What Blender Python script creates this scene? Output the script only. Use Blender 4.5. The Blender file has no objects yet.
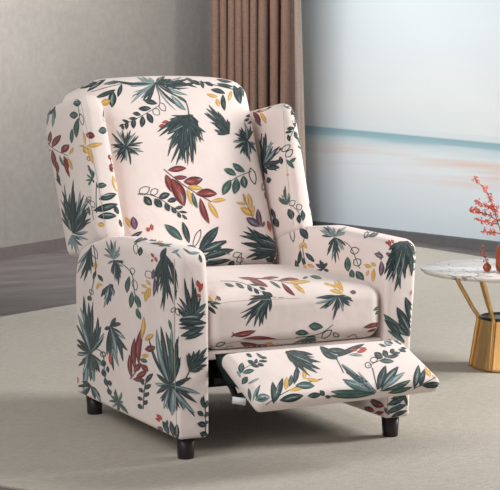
import bpy, bmesh, math, random
from mathutils import Vector, Matrix
from mathutils.bvhtree import BVHTree
from mathutils import noise as mnoise

random.seed(7)
PI = math.pi
col = bpy.context.scene.collection
scene = bpy.context.scene

# ------------------------------------------------------------------ camera
F = 1800.0
PITCH, YAW = 0.1064931870161469, 0.45902193280219733
CAM = Vector((-1.850690137278789, -4.1642477239078595, 1.0554724520490635))
FW = Vector((math.sin(YAW) * math.cos(PITCH), math.cos(YAW) * math.cos(PITCH), -math.sin(PITCH)))
RT = Vector((math.cos(YAW), -math.sin(YAW), 0))
UP = RT.cross(FW)

def ray(px, py):
    return (FW + RT * ((px - 250) / F) - UP * ((py - 245) / F)).normalized()

def on(px, py, ax, val):
    """the point of the plane axis = val that the photograph shows at px, py"""
    d = ray(px, py)
    return CAM + d * ((val - CAM[ax]) / d[ax])

cam_data = bpy.data.cameras.new('camera')
cam_data.sensor_fit = 'HORIZONTAL'
cam_data.sensor_width = 36
cam_data.lens = F * 36 / 500
cam = bpy.data.objects.new('camera', cam_data)
col.objects.link(cam)
cam.matrix_world = Matrix.Translation(CAM) @ Matrix((RT, UP, -FW)).transposed().to_4x4()
scene.camera = cam

# ------------------------------------------------------------------ colours and materials
def srgb(r, g, b):
    def f(c):
        c /= 255
        return c / 12.92 if c <= .04045 else ((c + .055) / 1.055) ** 2.4
    return (f(r), f(g), f(b), 1)

class NT:
    def __init__(s, name):
        s.m = bpy.data.materials.new(name); s.m.use_nodes = True
        s.t = s.m.node_tree; s.t.nodes.clear()
        s.out = s.n('ShaderNodeOutputMaterial'); s.b = s.n('ShaderNodeBsdfPrincipled')
        s.l(s.b, 0, s.out, 0)
    def n(s, kind, **kw):
        nd = s.t.nodes.new(kind)
        for k, v in kw.items():
            if k in nd.inputs: nd.inputs[k].default_value = v
            else: setattr(nd, k, v)
        return nd
    def l(s, a, ao, b, bi): s.t.links.new(a.outputs[ao], b.inputs[bi])
    def coords(s, kind='Object', scale=(1, 1, 1), rot=(0, 0, 0)):
        tc = s.n('ShaderNodeTexCoord'); mp = s.n('ShaderNodeMapping')
        mp.inputs['Scale'].default_value = scale; mp.inputs['Rotation'].default_value = rot
        s.l(tc, kind, mp, 0); return mp
    def noise(s, vec, scale, detail=3, rough=.5):
        nd = s.n('ShaderNodeTexNoise'); nd.inputs['Scale'].default_value = scale
        nd.inputs['Detail'].default_value = detail; nd.inputs['Roughness'].default_value = rough
        s.l(vec, 0, nd, 'Vector'); return nd
    def ramp(s, src, so, stops, interp='LINEAR'):
        r = s.n('ShaderNodeValToRGB'); r.color_ramp.interpolation = interp
        e = r.color_ramp.elements
        while len(e) < len(stops): e.new(.5)
        for el, (p, c) in zip(e, stops): el.position = p; el.color = c
        s.l(src, so, r, 0); return r
    def mix(s, fac, a, b, blend='MIX'):
        """fac/a/b: (node, socket) or value"""
        m = s.n('ShaderNodeMix', data_type='RGBA', blend_type=blend)
        for v, i in ((fac, 0), (a, 6), (b, 7)):
            if isinstance(v, tuple) and len(v) == 2: s.t.links.new(v[0].outputs[v[1]], m.inputs[i])
            else: m.inputs[i].default_value = v
        return m
    def math(s, op, a, b=0.0):
        m = s.n('ShaderNodeMath', operation=op)
        for v, i in ((a, 0), (b, 1)):
            if isinstance(v, tuple): s.t.links.new(v[0].outputs[v[1]], m.inputs[i])
            else: m.inputs[i].default_value = v
        return m
    def bump(s, src, so, strength, dist=.01, prev=None):
        b = s.n('ShaderNodeBump'); b.inputs['Strength'].default_value = strength; b.inputs['Distance'].default_value = dist
        s.l(src, so, b, 'Height')
        if prev: s.l(prev, 0, b, 'Normal')
        s.l(b, 0, s.b, 'Normal'); return b
    def set(s, **kw):
        for k, v in kw.items(): s.b.inputs[k.replace('_', ' ')].default_value = v
        return s

def fabric_bump(m):
    c = m.coords('Object')
    w = m.noise(c, 7, 3, .5)
    b1 = m.bump(w, 0, .55, .014)
    fine = m.noise(c, 420, 2, .6)
    m.bump(fine, 0, .12, .002, b1)

def make_fabric():
    m = NT('printed_cloth_ground').set(Roughness=.85)
    m.b.inputs['Sheen Weight'].default_value = .15
    c = m.coords('Object')
    n1 = m.noise(c, 5, 3)
    r = m.ramp(n1, 0, [(.3, srgb(232, 217, 212)), (.7, srgb(239, 226, 221))])
    m.l(r, 0, m.b, 'Base Color')
    fabric_bump(m); return m.m

def make_ink(name, dark, mid, light, bias=0.0):
    """a watercolour pigment: streaks run along each stroke (UV.x along, UV.y across)"""
    m = NT(name).set(Roughness=.85)
    m.b.inputs['Sheen Weight'].default_value = .15
    tc = m.n('ShaderNodeTexCoord'); mp = m.n('ShaderNodeMapping')
    mp.inputs['Scale'].default_value = (1.4, 3.2, 1)
    m.l(tc, 'UV', mp, 0)
    n1 = m.noise(mp, 1.6, 3, .6)
    r = m.ramp(n1, 0, [(.30 + bias, dark), (.52 + bias, mid), (.66 + bias, light)])
    # pigment pools along the outline of a stroke, the middle dries paler
    sp = m.n('ShaderNodeSeparateXYZ'); m.l(tc, 'UV', sp, 0)
    fr = m.math('FRACT', (sp, 1)); ab = m.math('SUBTRACT', (fr, 0), .5); ab2 = m.math('ABSOLUTE', (ab, 0))
    nj = m.math('MULTIPLY', (n1, 0), .35); sm = m.math('ADD', (ab2, 0), (nj, 0))
    er = m.ramp(sm, 0, [(.30, (0, 0, 0, 1)), (.52, (1, 1, 1, 1))])
    mx = m.mix((er, 0), (r, 0), dark)
    m.l(mx, 2, m.b, 'Base Color')
    fabric_bump(m); return m.m

FABRIC = make_fabric()
INK = {
    'g': make_ink('dark_green_ink', srgb(28, 42, 44), srgb(52, 73, 74), srgb(118, 138, 138)),
    'G': make_ink('leaf_green_ink', srgb(48, 74, 70), srgb(76, 106, 98), srgb(134, 156, 146)),
    't': make_ink('pale_teal_ink', srgb(84, 112, 114), srgb(150, 168, 170), srgb(212, 214, 212)),
    'y': make_ink('mustard_ink', srgb(196, 150, 72), srgb(222, 184, 98), srgb(234, 210, 154)),
    'r': make_ink('maroon_ink', srgb(92, 34, 36), srgb(142, 62, 60), srgb(196, 130, 120)),
    'R': make_ink('coral_ink', srgb(160, 58, 50), srgb(186, 80, 70), srgb(206, 126, 112)),
    'm': make_ink('mauve_ink', srgb(84, 58, 78), srgb(122, 94, 116), srgb(176, 154, 168)),
    's': make_ink('seam_stitch', srgb(178, 162, 156), srgb(184, 168, 162), srgb(190, 174, 168)),
}
INK_ORDER = list(INK)

def simple(name, rgb, rough=.6, metal=0, bump=None, var=None):
    m = NT(name).set(Roughness=rough, Metallic=metal)
    c = m.coords('Object')
    if var is None: var = .08
    n1 = m.noise(c, 30, 3)
    a = tuple(max(0, x * (1 - var)) for x in rgb[:3]) + (1,); b = tuple(min(1, x * (1 + var)) for x in rgb[:3]) + (1,)
    r = m.ramp(n1, 0, [(.3, a), (.7, b)]); m.l(r, 0, m.b, 'Base Color')
    if bump: m.bump(m.noise(c, bump[0], 3), 0, bump[1], .003)
    return m.m

BLACKWOOD = simple('dark_stained_wood', srgb(34, 26, 27), .38)
BLACKMETAL = simple('black_steel', srgb(26, 26, 28), .45, .6)
TAGWHITE = simple('white_label_cloth', srgb(232, 234, 238), .8)
DUST = simple('black_dust_cloth', srgb(24, 24, 26), .95)

# ------------------------------------------------------------------ mesh helpers
def link(name, bm, mats, parent=None, smooth=True, loc=None):
    me = bpy.data.meshes.new(name); bm.to_mesh(me); bm.free()
    for m in (mats if isinstance(mats, (list, tuple)) else [mats]): me.materials.append(m)
    if smooth:
        for p in me.polygons: p.use_smooth = True
    o = bpy.data.objects.new(name, me); col.objects.link(o)
    if parent: o.parent = parent
    if loc is not None: o.location = loc
    return o

def tag(o, label=None, cat=None, group=None, kind=None):
    if label: o['label'] = label
    if cat: o['category'] = cat
    if group: o['group'] = group
    if kind: o['kind'] = kind
    return o

def empty(name, loc, label, cat, group=None):
    o = bpy.data.objects.new(name, None); col.objects.link(o); o.location = loc; o.empty_display_size = .1
    return tag(o, label, cat, group)

def box(bm, lo, hi, mat=None, bevel=0):
    r = bmesh.ops.create_cube(bm, size=1)
    lo, hi = Vector(lo), Vector(hi)
    for v in r['verts']:
        v.co = Vector([(lo[i] + hi[i]) / 2 + v.co[i] * (hi[i] - lo[i]) for i in range(3)])
        if mat: v.co = mat @ v.co
    if bevel:
        es = {e for v in r['verts'] for e in v.link_edges}
        bmesh.ops.bevel(bm, geom=list(es), offset=bevel, segments=2, affect='EDGES', profile=.7)

def tube(bm, pts, rad, seg=10, flat=1.0):
    """a tube through pts; rad a number or a list"""
    pts = [Vector(p) for p in pts]; n = len(pts)
    rads = rad if isinstance(rad, (list, tuple)) else [rad] * n
    rings = []; prev = None
    for i, p in enumerate(pts):
        d = (pts[min(i + 1, n - 1)] - pts[max(i - 1, 0)]).normalized()
        if prev is None:
            a = d.orthogonal().normalized()
        else:
            a = (prev - d * prev.dot(d)).normalized()
        prev = a; b = d.cross(a)
        rings.append([bm.verts.new(p + (a * math.cos(2 * PI * k / seg) + b * math.sin(2 * PI * k / seg) * flat) * rads[i]) for k in range(seg)])
    for i in range(n - 1):
        for k in range(seg):
            bm.faces.new((rings[i][k], rings[i][(k + 1) % seg], rings[i + 1][(k + 1) % seg], rings[i + 1][k]))
    bm.faces.new(rings[0][::-1]); bm.faces.new(rings[-1])

def lathe(bm, prof, seg=64, c=(0, 0, 0)):
    rings = []
    for r, z in prof:
        rings.append([bm.verts.new((c[0] + r * math.cos(2 * PI * k / seg), c[1] + r * math.sin(2 * PI * k / seg), c[2] + z)) for k in range(seg)])
    for a, b in zip(rings, rings[1:]):
        for k in range(seg):
            bm.faces.new((a[k], a[(k + 1) % seg], b[(k + 1) % seg], b[k]))
    bm.faces.new(rings[0][::-1]); bm.faces.new(rings[-1])

def smoothcurve(pts, n=6):
    """Catmull-Rom through pts"""
    pts = [Vector(p) for p in pts]; out = []
    for i in range(len(pts) - 1):
        p0, p1, p2, p3 = pts[max(i - 1, 0)], pts[i], pts[i + 1], pts[min(i + 2, len(pts) - 1)]
        for k in range(n):
            t = k / n
            out.append(.5 * ((2 * p1) + (p2 - p0) * t + (2 * p0 - 5 * p1 + 4 * p2 - p3) * t * t + (3 * p1 - p0 - 3 * p2 + p3) * t ** 3))
    out.append(pts[-1]); return out

def rbox(hx, hy, hz, r, step=.014):
    """rounded box of half sizes h* and corner radius r, evenly gridded"""
    bm = bmesh.new(); key = {}
    def coords1(h):
        inner = h - r; xs = []
        k = 9
        for i in range(k): xs.append(-h + r * (1 - math.cos(PI / 2 * 0)) * 0 + r * i / k)
        n = max(2, int(2 * inner / step))
        for i in range(n + 1): xs.append(-inner + 2 * inner * i / n)
        for i in range(1, k + 1): xs.append(inner + r * i / k)
        return xs
    X, Y, Z = coords1(hx), coords1(hy), coords1(hz)
    H = (hx, hy, hz)
    def vert(p):
        q = Vector(p)
        c = Vector([max(-(H[i] - r), min(H[i] - r, q[i])) for i in range(3)])
        d = q - c
        # even out the arc
        if d.length > 1e-9:
            dd = Vector([math.tan(max(-1, min(1, d[i] / r)) * PI / 4) for i in range(3)])
            q = c + dd.normalized() * r
        k = tuple(round(x, 5) for x in q)
        if k not in key: key[k] = bm.verts.new(q)
        return key[k]
    def face(A, B, f):
        for i in range(len(A) - 1):
            for j in range(len(B) - 1):
                vs = [vert(f(A[i], B[j])), vert(f(A[i + 1], B[j])), vert(f(A[i + 1], B[j + 1])), vert(f(A[i], B[j + 1]))]
                u = []
                for v in vs:
                    if v not in u: u.append(v)
                if len(u) > 2:
                    try: bm.faces.new(u)
                    except ValueError: pass
    face(X, Y, lambda a, b: (a, b, hz)); face(X, Y, lambda a, b: (a, b, -hz))
    face(X, Z, lambda a, b: (a, hy, b)); face(X, Z, lambda a, b: (a, -hy, b))
    face(Y, Z, lambda a, b: (hx, a, b)); face(Y, Z, lambda a, b: (-hx, a, b))
    bmesh.ops.recalc_face_normals(bm, faces=bm.faces)
    return bm

def round_poly(pts, n=7, step=.014):
    """closed outline with rounded corners; pts = [(a, b, radius)]"""
    out = []; N = len(pts)
    for i in range(N):
        p = Vector(pts[i][:2]); a = Vector(pts[i - 1][:2]); b = Vector(pts[(i + 1) % N][:2]); r = pts[i][2]
        d1 = (a - p).normalized(); d2 = (b - p).normalized()
        ang = d1.angle(d2); off = r / math.tan(ang / 2)
        s, e = p + d1 * off, p + d2 * off
        for k in range(n + 1):
            t = k / n
            out.append((s * (1 - t) ** 2 + p * 2 * t * (1 - t) * .9 + e * t * t + (s + e) / 2 * .2 * t * (1 - t)) if r > 0 else p)
    res = []
    for i in range(len(out)):
        a, b = out[i], out[(i + 1) % len(out)]
        m = max(1, int((b - a).length / step))
        for k in range(m): res.append(a.lerp(b, k / m))
    return [p for i, p in enumerate(res) if (p - res[i - 1]).length > 1e-5]

def slab(outline, x0, x1, rfun, puff=.006, capsteps=14):
    """padded panel: outline in (y, z), thickness x0..x1, edge rounding rfun(y, z), faces puffed out"""
    bm = bmesh.new(); N = len(outline)
    area = sum(outline[i].x * outline[(i + 1) % N].y - outline[(i + 1) % N].x * outline[i].y for i in range(N))
    sgn = 1 if area > 0 else -1
    nrm = []
    for i in range(N):
        t = (outline[(i + 1) % N] - outline[i - 1]).normalized()
        nrm.append(Vector((t.y, -t.x)) * sgn)
    cen = sum(outline, Vector((0, 0))) / N
    rings = []
    A = 7
    for side in (-1, 1):
        rs = []
        for k in range(A):
            th = PI / 2 * k / (A - 1)
            ring = []
            for i, p in enumerate(outline):
                r = min(rfun(p.x, p.y), (x1 - x0) / 2)
                q = p - nrm[i] * r * (1 - math.cos(th))
                off = (x1 - x0) / 2 - r + r * math.sin(th)
                ring.append((q, off))
            rs.append(ring)
        base = rs[-1]
        for k in range(1, capsteps + 1):
            t = k / (capsteps + 1)
            rs.append([(q.lerp(cen, t), off * (1 - t) + (x1 - x0) / 2 * t + puff * (1 - (1 - t) ** 2.2)) for q, off in base])
        rs = [[bm.verts.new(((x0 + x1) / 2 + side * off, q.x, q.y)) for q, off in ring] for ring in rs]
        for a, b in zip(rs, rs[1:]):
            for i in range(N):
                j = (i + 1) % N
                bm.faces.new((a[i], a[j], b[j], b[i]))
        cv = bm.verts.new(((x0 + x1) / 2 + side * ((x1 - x0) / 2 + puff), cen.x, cen.y))
        for i in range(N): bm.faces.new((rs[-1][i], rs[-1][(i + 1) % N], cv))
        rings.append(rs[0])
    for i in range(N):
        j = (i + 1) % N
        bm.faces.new((rings[0][i], rings[0][j], rings[1][j], rings[1][i]))
    bmesh.ops.remove_doubles(bm, verts=bm.verts, dist=1e-5)
    bmesh.ops.recalc_face_normals(bm, faces=bm.faces)
    return bm

# ------------------------------------------------------------------ the print on the cloth
class Printer:
    """lays brush strokes onto a padded part: strokes are cut from its surface and become part of its mesh"""
    def __init__(s, bm):
        s.bm = bm; bm.faces.ensure_lookup_table()
        bmesh.ops.recalc_face_normals(bm, faces=bm.faces); bm.normal_update()
        s.bvh = BVHTree.FromBMesh(bm)
        s.uv = bm.loops.layers.uv.verify()
        s.n = 0
        s.cast = None
        s.o = (0, 0, 1)
        s.rng = random.Random(3)
    def crop(s, ox, oy, sc):
        s.o = (ox, oy, sc); s.cast = s.photo_cast; return s
    def photo_cast(s, x, y):
        px, py = s.o[0] + x / s.o[2], s.o[1] + y / s.o[2]
        d = ray(px, py); hit = s.bvh.ray_cast(CAM, d)
        return hit[0], hit[1], d
    def plane(s, origin, u, v, d):
        origin, u, v, d = Vector(origin), Vector(u), Vector(v), Vector(d)
        def c(x, y):
            h = s.bvh.ray_cast(origin + u * x + v * y, d); return h[0], h[1], d
        s.cast = c; return s
    def grid(s, rows, ink):
        lift = .00028 + .0000025 * s.n; s.n += 1
        V = []; seed = s.rng.randrange(60)
        nr = len(rows)
        for i, row in enumerate(rows):
            line = []
            for j, (x, y) in enumerate(row):
                p, n, d = s.cast(x, y)
                if p is None: line.append(None); continue
                if n.dot(d) > 0: n = -n
                line.append((p, n, i / (nr - 1), j / (len(row) - 1)))
            V.append(line)
        vs = [[None if q is None else (s.bm.verts.new(q[0] + q[1] * lift), q) for q in line] for line in V]
        mi = 1 + INK_ORDER.index(ink)
        for i in range(nr - 1):
            for j in range(len(vs[i]) - 1):
                q = [vs[i][j], vs[i + 1][j], vs[i + 1][j + 1], vs[i][j + 1]]
                if any(k is None for k in q): continue
                P = [k[0].co for k in q]
                if max((P[a] - P[b]).length for a in range(4) for b in range(a)) > .06: continue
                nn = (P[2] - P[0]).cross(P[3] - P[1])
                if nn.dot(q[0][1][1]) < 0: q = q[::-1]
                f = s.bm.faces.new([k[0] for k in q]); f.material_index = mi; f.smooth = True
                for lo, k in zip(f.loops, q): lo[s.uv].uv = (k[1][2] + seed, k[1][3] + seed)
    def leaf(s, ink, x0, y0, x1, y1, w, bend=0.0, p=.75, skew=1.0, base=.12):
        """a pointed brush leaf from base to tip"""
        dx, dy = x1 - x0, y1 - y0; L = math.hypot(dx, dy) or 1
        nx, ny = -dy / L, dx / L; n = int(max(8, min(44, L / s.o[2] / .8))) if s.cast == s.photo_cast else 10; rows = []
        cols = (-1, -.5, 0, .5, 1) if w / s.o[2] > 4.5 else (-1, 0, 1)
        for i in range(n + 1):
            t = i / n
            ww = w / 2 * max(.04, math.sin(PI * t ** skew) ** p, base * (1 - t))
            cx = x0 + dx * t + nx * bend * L * math.sin(PI * t); cy = y0 + dy * t + ny * bend * L * math.sin(PI * t)
            rows.append([(cx + nx * ww * k, cy + ny * ww * k) for k in cols])
        s.grid(rows, ink)
    def brush(s, ink, x0, y0, x1, y1, w, bend=0.0):
        """a stroke that is fullest near its far end"""
        s.leaf(ink, x0, y0, x1, y1, w, bend, .6, 1.5)
    def line(s, ink, pts, w):
        pts = [(v.x, v.y) for v in smoothcurve([(a, b, 0) for a, b in pts], 9)]; rows = []
        for i, (x, y) in enumerate(pts):
            a, b = pts[max(i - 1, 0)], pts[min(i + 1, len(pts) - 1)]
            L = math.hypot(b[0] - a[0], b[1] - a[1]) or 1
            nx, ny = -(b[1] - a[1]) / L, (b[0] - a[0]) / L
            rows.append([(x - nx * w / 2, y - ny * w / 2), (x + nx * w / 2, y + ny * w / 2)])
        s.grid(rows, ink)
    def ring(s, ink, x0, y0, x1, y1, w, lw=3):
        """an outlined leaf"""
        dx, dy = x1 - x0, y1 - y0; L = math.hypot(dx, dy) or 1
        nx, ny = -dy / L * w / 2, dx / L * w / 2
        for q in (-1, 1):
            s.line(ink, [(x0, y0), (x0 + dx * .3 + nx * q, y0 + dy * .3 + ny * q), (x0 + dx * .7 + nx * q * .9, y0 + dy * .7 + ny * q * .9), (x1, y1)], lw)
    def leaves(s, ink, quads):
        for q in quads: s.leaf(ink, *q)
    def fan(s, ink, cx, cy, tips, w, r0=0, light=None):
        """palm burst: strokes from one point to each tip"""
        for i, t in enumerate(tips):
            x, y = t[:2]; ww = t[2] if len(t) > 2 else w
            L = math.hypot(x - cx, y - cy) or 1
            k = light if (light and i % 3 == 1) else ink
            bd = s.rng.uniform(-.07, .07)
            s.leaf(k, cx, cy, x, y, ww * .64, bd, .7, 1.15, .5)
            # a thin side stroke, as a loaded brush leaves
            a = s.rng.choice((-1, 1)) * s.rng.uniform(.10, .20); f = s.rng.uniform(.62, .95)
            ca, sa = math.cos(a), math.sin(a)
            s.leaf(ink, cx, cy, cx + ((x - cx) * ca - (y - cy) * sa) * f, cy + ((x - cx) * sa + (y - cy) * ca) * f, ww * .36, bd, .7, 1.1, .5)
    def frond(s, ink, pts, tips, w, stem=5, light=None):
        """feathered frond: strokes leave the rachis pts and end at tips"""
        s.line(ink, pts, stem)
        rp = smoothcurve([(a, b, 0) for a, b in pts], 6)
        for i, (x, y) in enumerate(tips):
            t = i / max(1, len(tips) - 1)
            b = rp[int(t * (len(rp) - 1) * .85)]
            s.leaf(light if (light and i % 4 == 2) else ink, b.x, b.y, x, y, w, s.rng.uniform(-.08, .08), .6, 1.2)

# ------------------------------------------------------------------ recliner
CH = Vector((.35, .40, 0))
chair = empty('recliner_armchair', CH, 'cream winged recliner armchair printed with green palm leaves, footrest folded out', 'armchair')

def put(name, bm, mats=None, parent=None, label=None):
    """bm is in world coordinates"""
    par = parent or chair
    if mats is None: mats = [FABRIC] + [INK[k] for k in INK_ORDER]
    bmesh.ops.translate(bm, verts=bm.verts, vec=-CH)
    o = link(name, bm, mats, par)
    if label: o['label'] = label
    return o

AW = .084
def arm_outline(front_r, top, drop=0):
    return round_poly([(0, .062, .012), (0, top - drop, front_r), (.40, top + drop * .6 - .004, .3), (.735, .522, .13), (.735, .062, .012)])

def arm_bm(x0, x1, front_r, top, flare=0, drop=0):
    def rf(y, z): return .014 + .016 * max(0, min(1, (z - .40) / .12))
    bm = slab(arm_outline(front_r, top, drop), x0, x1, rf, .004)
    for v in bm.verts:
        z = v.co.z
        if flare: v.co.x += flare * max(0, (z - .25) / .3) ** 1.3 * (1 if v.co.x > (x0 + x1) / 2 - .01 else .3)
    return bm
arm_l = arm_bm(0, AW + .008, .040, .556)
arm_r = arm_bm(.70 - AW, .70, .045, .556, .028, .007)

# backrest
def lerp(a, b, t): return a + (b - a) * t
def back_bm():
    bm = rbox(.262, .100, .30, .052)
    for v in bm.verts:
        x, y, z = v.co
        fx, fz = x / .262, z / .30
        if y < 0:   # padded front with a lumbar swell
            y -= .022 * (1 - fx ** 4) * (1 - max(0, fz) ** 6) + .008 * math.sin(fz * 3 + .6) * (1 - fx ** 2)
        zz = z + (.014 * (1 - fx ** 2) if z > 0 else 0)
        t = (z + .30) / .60
        cy, cz = lerp(.675, .865, t), lerp(.395, .905, t)
        # the local y axis is square to the tilted back
        up = Vector((0, .19, .51)).normalized(); nr = Vector((0, .51, -.19)).normalized()
        P = Vector((.345, .795, .672)) + up * (zz * .60 / .60) + nr * y
        P.x = lerp(.350, .341, t) + x * lerp(.99, 1.0, t)
        if x > 0: P.z -= .022 * fx ** 5 * max(0, fz) ** 3; P.x += .018 * fx * max(0, .6 - t)
        if x < 0: P.x -= .045 * max(0, t - .55) / .45 * max(0, min(1, .55 + y / .12)) * min(1, -fx * 1.2)
        v.co = P
    return bm
back = back_bm()

def wing_bm(x0, x1, inner):
    # outline (y, z): front bottom, front top, back top, back bottom
    o = round_poly([(.518, .535, .03), (.668, .940, .06), (1.015, .886, .07), (.80, .455, .03), (.70, .465, .08)])
    bm = slab(o, x0, x1, lambda y, z: .026, .008)
    mid = (x0 + x1) / 2
    for v in bm.verts:
        t = max(0, min(1, (v.co.z - .5) / .42))
        if (v.co.x - mid) * inner > 0: v.co.x -= inner * .012 * t      # slimmer towards the top
    return bm
wing_l = wing_bm(-.002, .082, 1)
wing_r = wing_bm(.618, .684, -1)
for v in wing_r.verts:
    t = max(0, (v.co.z - .5) / .44)
    v.co.z -= .032 * t; v.co.x += .010 * t

def seat_bm():
    bm = rbox(.2645, .30, .070, .044)
    for v in bm.verts:
        x, y, z = v.co; fx, fy = x / .2645, y / .30
        if z > 0: z += .020 * (1 - fx ** 4) * (1 - fy ** 4) + .012 * (1 - fy) * .5
        if y < 0: y -= .010 * (1 - fx ** 2)
        v.co = Vector((.35 + x,   .303 + y, .354 + z))
    return bm
seat = seat_bm()

def foot_bm():
    # local: x across, y from hinge to toe, z thickness
    bm = rbox(.266, .125, .022, .0195, .012)
    hinge = Vector((.366, -.050, .292)); toe = Vector((.366, -.265, .208))
    ydir = (toe - hinge).normalized(); xdir = Vector((1, 0, 0)); zdir = xdir.cross(-ydir) if False else Vector((0, ydir.z, -ydir.y))
    if zdir.z < 0: zdir = -zdir
    L = (toe - hinge).length
    for v in bm.verts:
        x, y, z = v.co; fx, fy = x / .266, y / .125
        if z > 0: z += .012 * (1 - fx ** 4) * (1 - fy ** 2)
        t = (y + .125) / .25
        z += .006 * fx * t
        v.co = hinge + ydir * (t * L) + xdir * x + zdir * (z - .020)
    return bm
foot = foot_bm()

#PRINTS_BEGIN
# The motifs of the print, stroke by stroke.  Each block names a window onto the part (left, top, magnification),
# then strokes:  <ink> x y x2 y2 width = leaf;  o<ink> = outlined leaf;  L<ink> width x y x y .. = line;
# F<ink><light> cx cy width x y x y .. = burst of strokes from a centre
MOTIFS = {}
MOTIFS['arm_l'] = '''
@ 65 220 4.9
Fgt 128 135 22 75 290 60 262 92 302 105 280 62 215 120 250
og 128 125 158 192 26
g 132 190 136 232 12; y 152 205 146 242 20; g 152 248 138 292 16; g 160 268 186 302 18; y 166 305 154 342 14; y 168 312 184 322 12
og 122 340 138 365 16; g 112 372 130 395 22; Lg 4 140 120 150 200 150 250 130 350 118 390
Ftg 240 192 17 200 100 224 95 250 98 268 128 195 138 188 170 272 165
Fgt 242 198 17 235 270 246 300 262 322 272 288 286 230 290 208 230 240 208 215 255 300 278 262
Fgt 222 315 24 180 350 190 430 207 418 224 400 240 372 236 330 176 378 200 395
Lg 4 268 205 305 235 330 268 340 345 360 440
oG 318 252 344 250 30; G 316 275 304 358 26; og 335 290 350 345 22; G 328 350 322 432 26; G 345 365 370 430 28; G 350 434 372 488 24
og 345 115 350 168 20; g 372 132 366 176 24; Lg 3 338 125 360 105
R 422 162 436 184 14; R 440 180 452 206 14; R 430 190 424 206 10
om 398 250 424 285 30; m 436 240 430 290 20; m 440 278 434 375 20; m 452 262 440 280 12
y 374 316 402 332 14; y 398 294 422 320 14; y 410 330 394 402 22; y 374 352 398 364 12; y 418 330 412 382 14
@ 130 230 4.9
Fgg 172 118 22 140 200 128 262 135 312 150 388 165 398 186 342 200 330 214 362 226 345 216 262 202 200 124 205 118 240 150 300 178 300 160 350
g 178 88 150 142 26; g 210 160 216 236 14; t 204 112 242 96 12
g 18 62 92 30 18; g 58 52 150 20 20; g 95 52 205 30 20; m 98 12 142 22 12; y 128 62 192 46 12; g 98 66 200 82 12; G 140 80 210 70 10; y 60 10 100 12 10
t 214 100 250 140 10; t 280 112 342 112 14; G 260 90 300 116 10; g 340 120 352 160 14
Fgg 305 462 26 266 234 304 228 286 300 240 330 232 380 330 320 348 334 366 396 276 280 320 280
g 372 412 240 440 20; g 238 462 372 452 26; g 240 480 360 480 18; t 250 430 340 426 10; G 320 412 372 360 22
R 328 245 346 286 22; R 356 260 340 306 20; R 324 314 348 326 16
og 202 402 224 380 16; og 226 385 240 420 16; G 190 438 202 492 14
@ 65 320 3.267
Fgt 84 108 20 62 -80 50 -42 78 -58 90 -50 42 -20 108 -10 118 20 128 42 38 62
Fgt 84 108 18 37 78 36 112 44 150 60 196 76 186 96 182 114 172 125 152 106 150
t 72 150 60 230 14; t 90 150 96 202 14; t 74 110 58 180 10; G 88 120 84 200 12
Fgt 148 22 20 130 30 198 62 205 100 190 135 176 152 160 166 145 112 150 140 184 12 166 -8 170 120
R 147 108 150 146 12; Lg 3 104 95 120 104 128 130 130 180 146 232
og 118 106 132 118 14; g 124 130 130 152 16; g 124 160 132 186 16; g 140 150 142 172 10; g 130 190 140 216 14; g 144 196 150 216 12; g 140 224 150 246 14
Fgt 86 216 16 42 216 46 242 66 248 100 258 118 272 70 212 56 200 106 238
R 40 185 42 206 8
FGt 176 268 13 165 225 186 235 150 246 145 264 155 282 208 306 196 298 192 268 176 300 160 235
r 218 188 212 112 15; r 228 160 228 58 18; r 240 140 250 28 20; y 250 62 258 -12 14; y 262 66 290 46 16; r 262 96 296 88 22; y 250 116 274 114 12; G 246 128 270 136 14
r 226 170 250 140 18; r 250 145 272 168 18; r 268 165 232 190 18; r 222 192 262 196 14; Lr 3 214 192 240 150 252 60
Lg 3 280 180 262 215 256 290
g 264 206 288 174 15; g 258 212 248 192 12; g 262 226 282 210 14; g 256 236 242 222 13; g 258 250 276 236 13; g 254 262 238 250 12; g 256 276 270 262 14; g 252 290 240 274 14
Fgt 346 214 24 330 38 306 70 302 104 322 120 350 28 366 60 372 120 300 30 314 20
Fgt 346 214 20 300 176 294 206 300 240 316 266 335 292 346 302 366 296 392 290 424 316 430 270 402 230 392 200 412 188 440 240
t 354 230 350 312 20; t 352 224 424 304 16; t 340 232 324 290 12; G 350 180 346 60 18
g 374 2 462 10 22; g 378 52 456 20 22; g 392 62 452 42 14
Lg 4 382 210 395 188 406 168
Fgg 406 166 20 404 106 420 100 440 96 464 90 466 120 464 146 442 164 424 120
Lg 3 452 246 458 300 458 376
g 448 250 452 286 15; g 464 262 456 290 12; g 432 298 452 312 17; g 465 300 456 318 12; g 432 338 462 346 20; g 440 370 466 374 20; g 466 330 458 340 10
R 300 308 318 326 12; R 296 320 312 332 8; g 320 330 340 372 16; g 346 330 356 380 16; g 366 340 368 388 16; m 304 348 322 360 12; g 336 326 330 350 10
Ls 1.6 358 -200 359 60 362 250 368 390
'''
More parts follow.
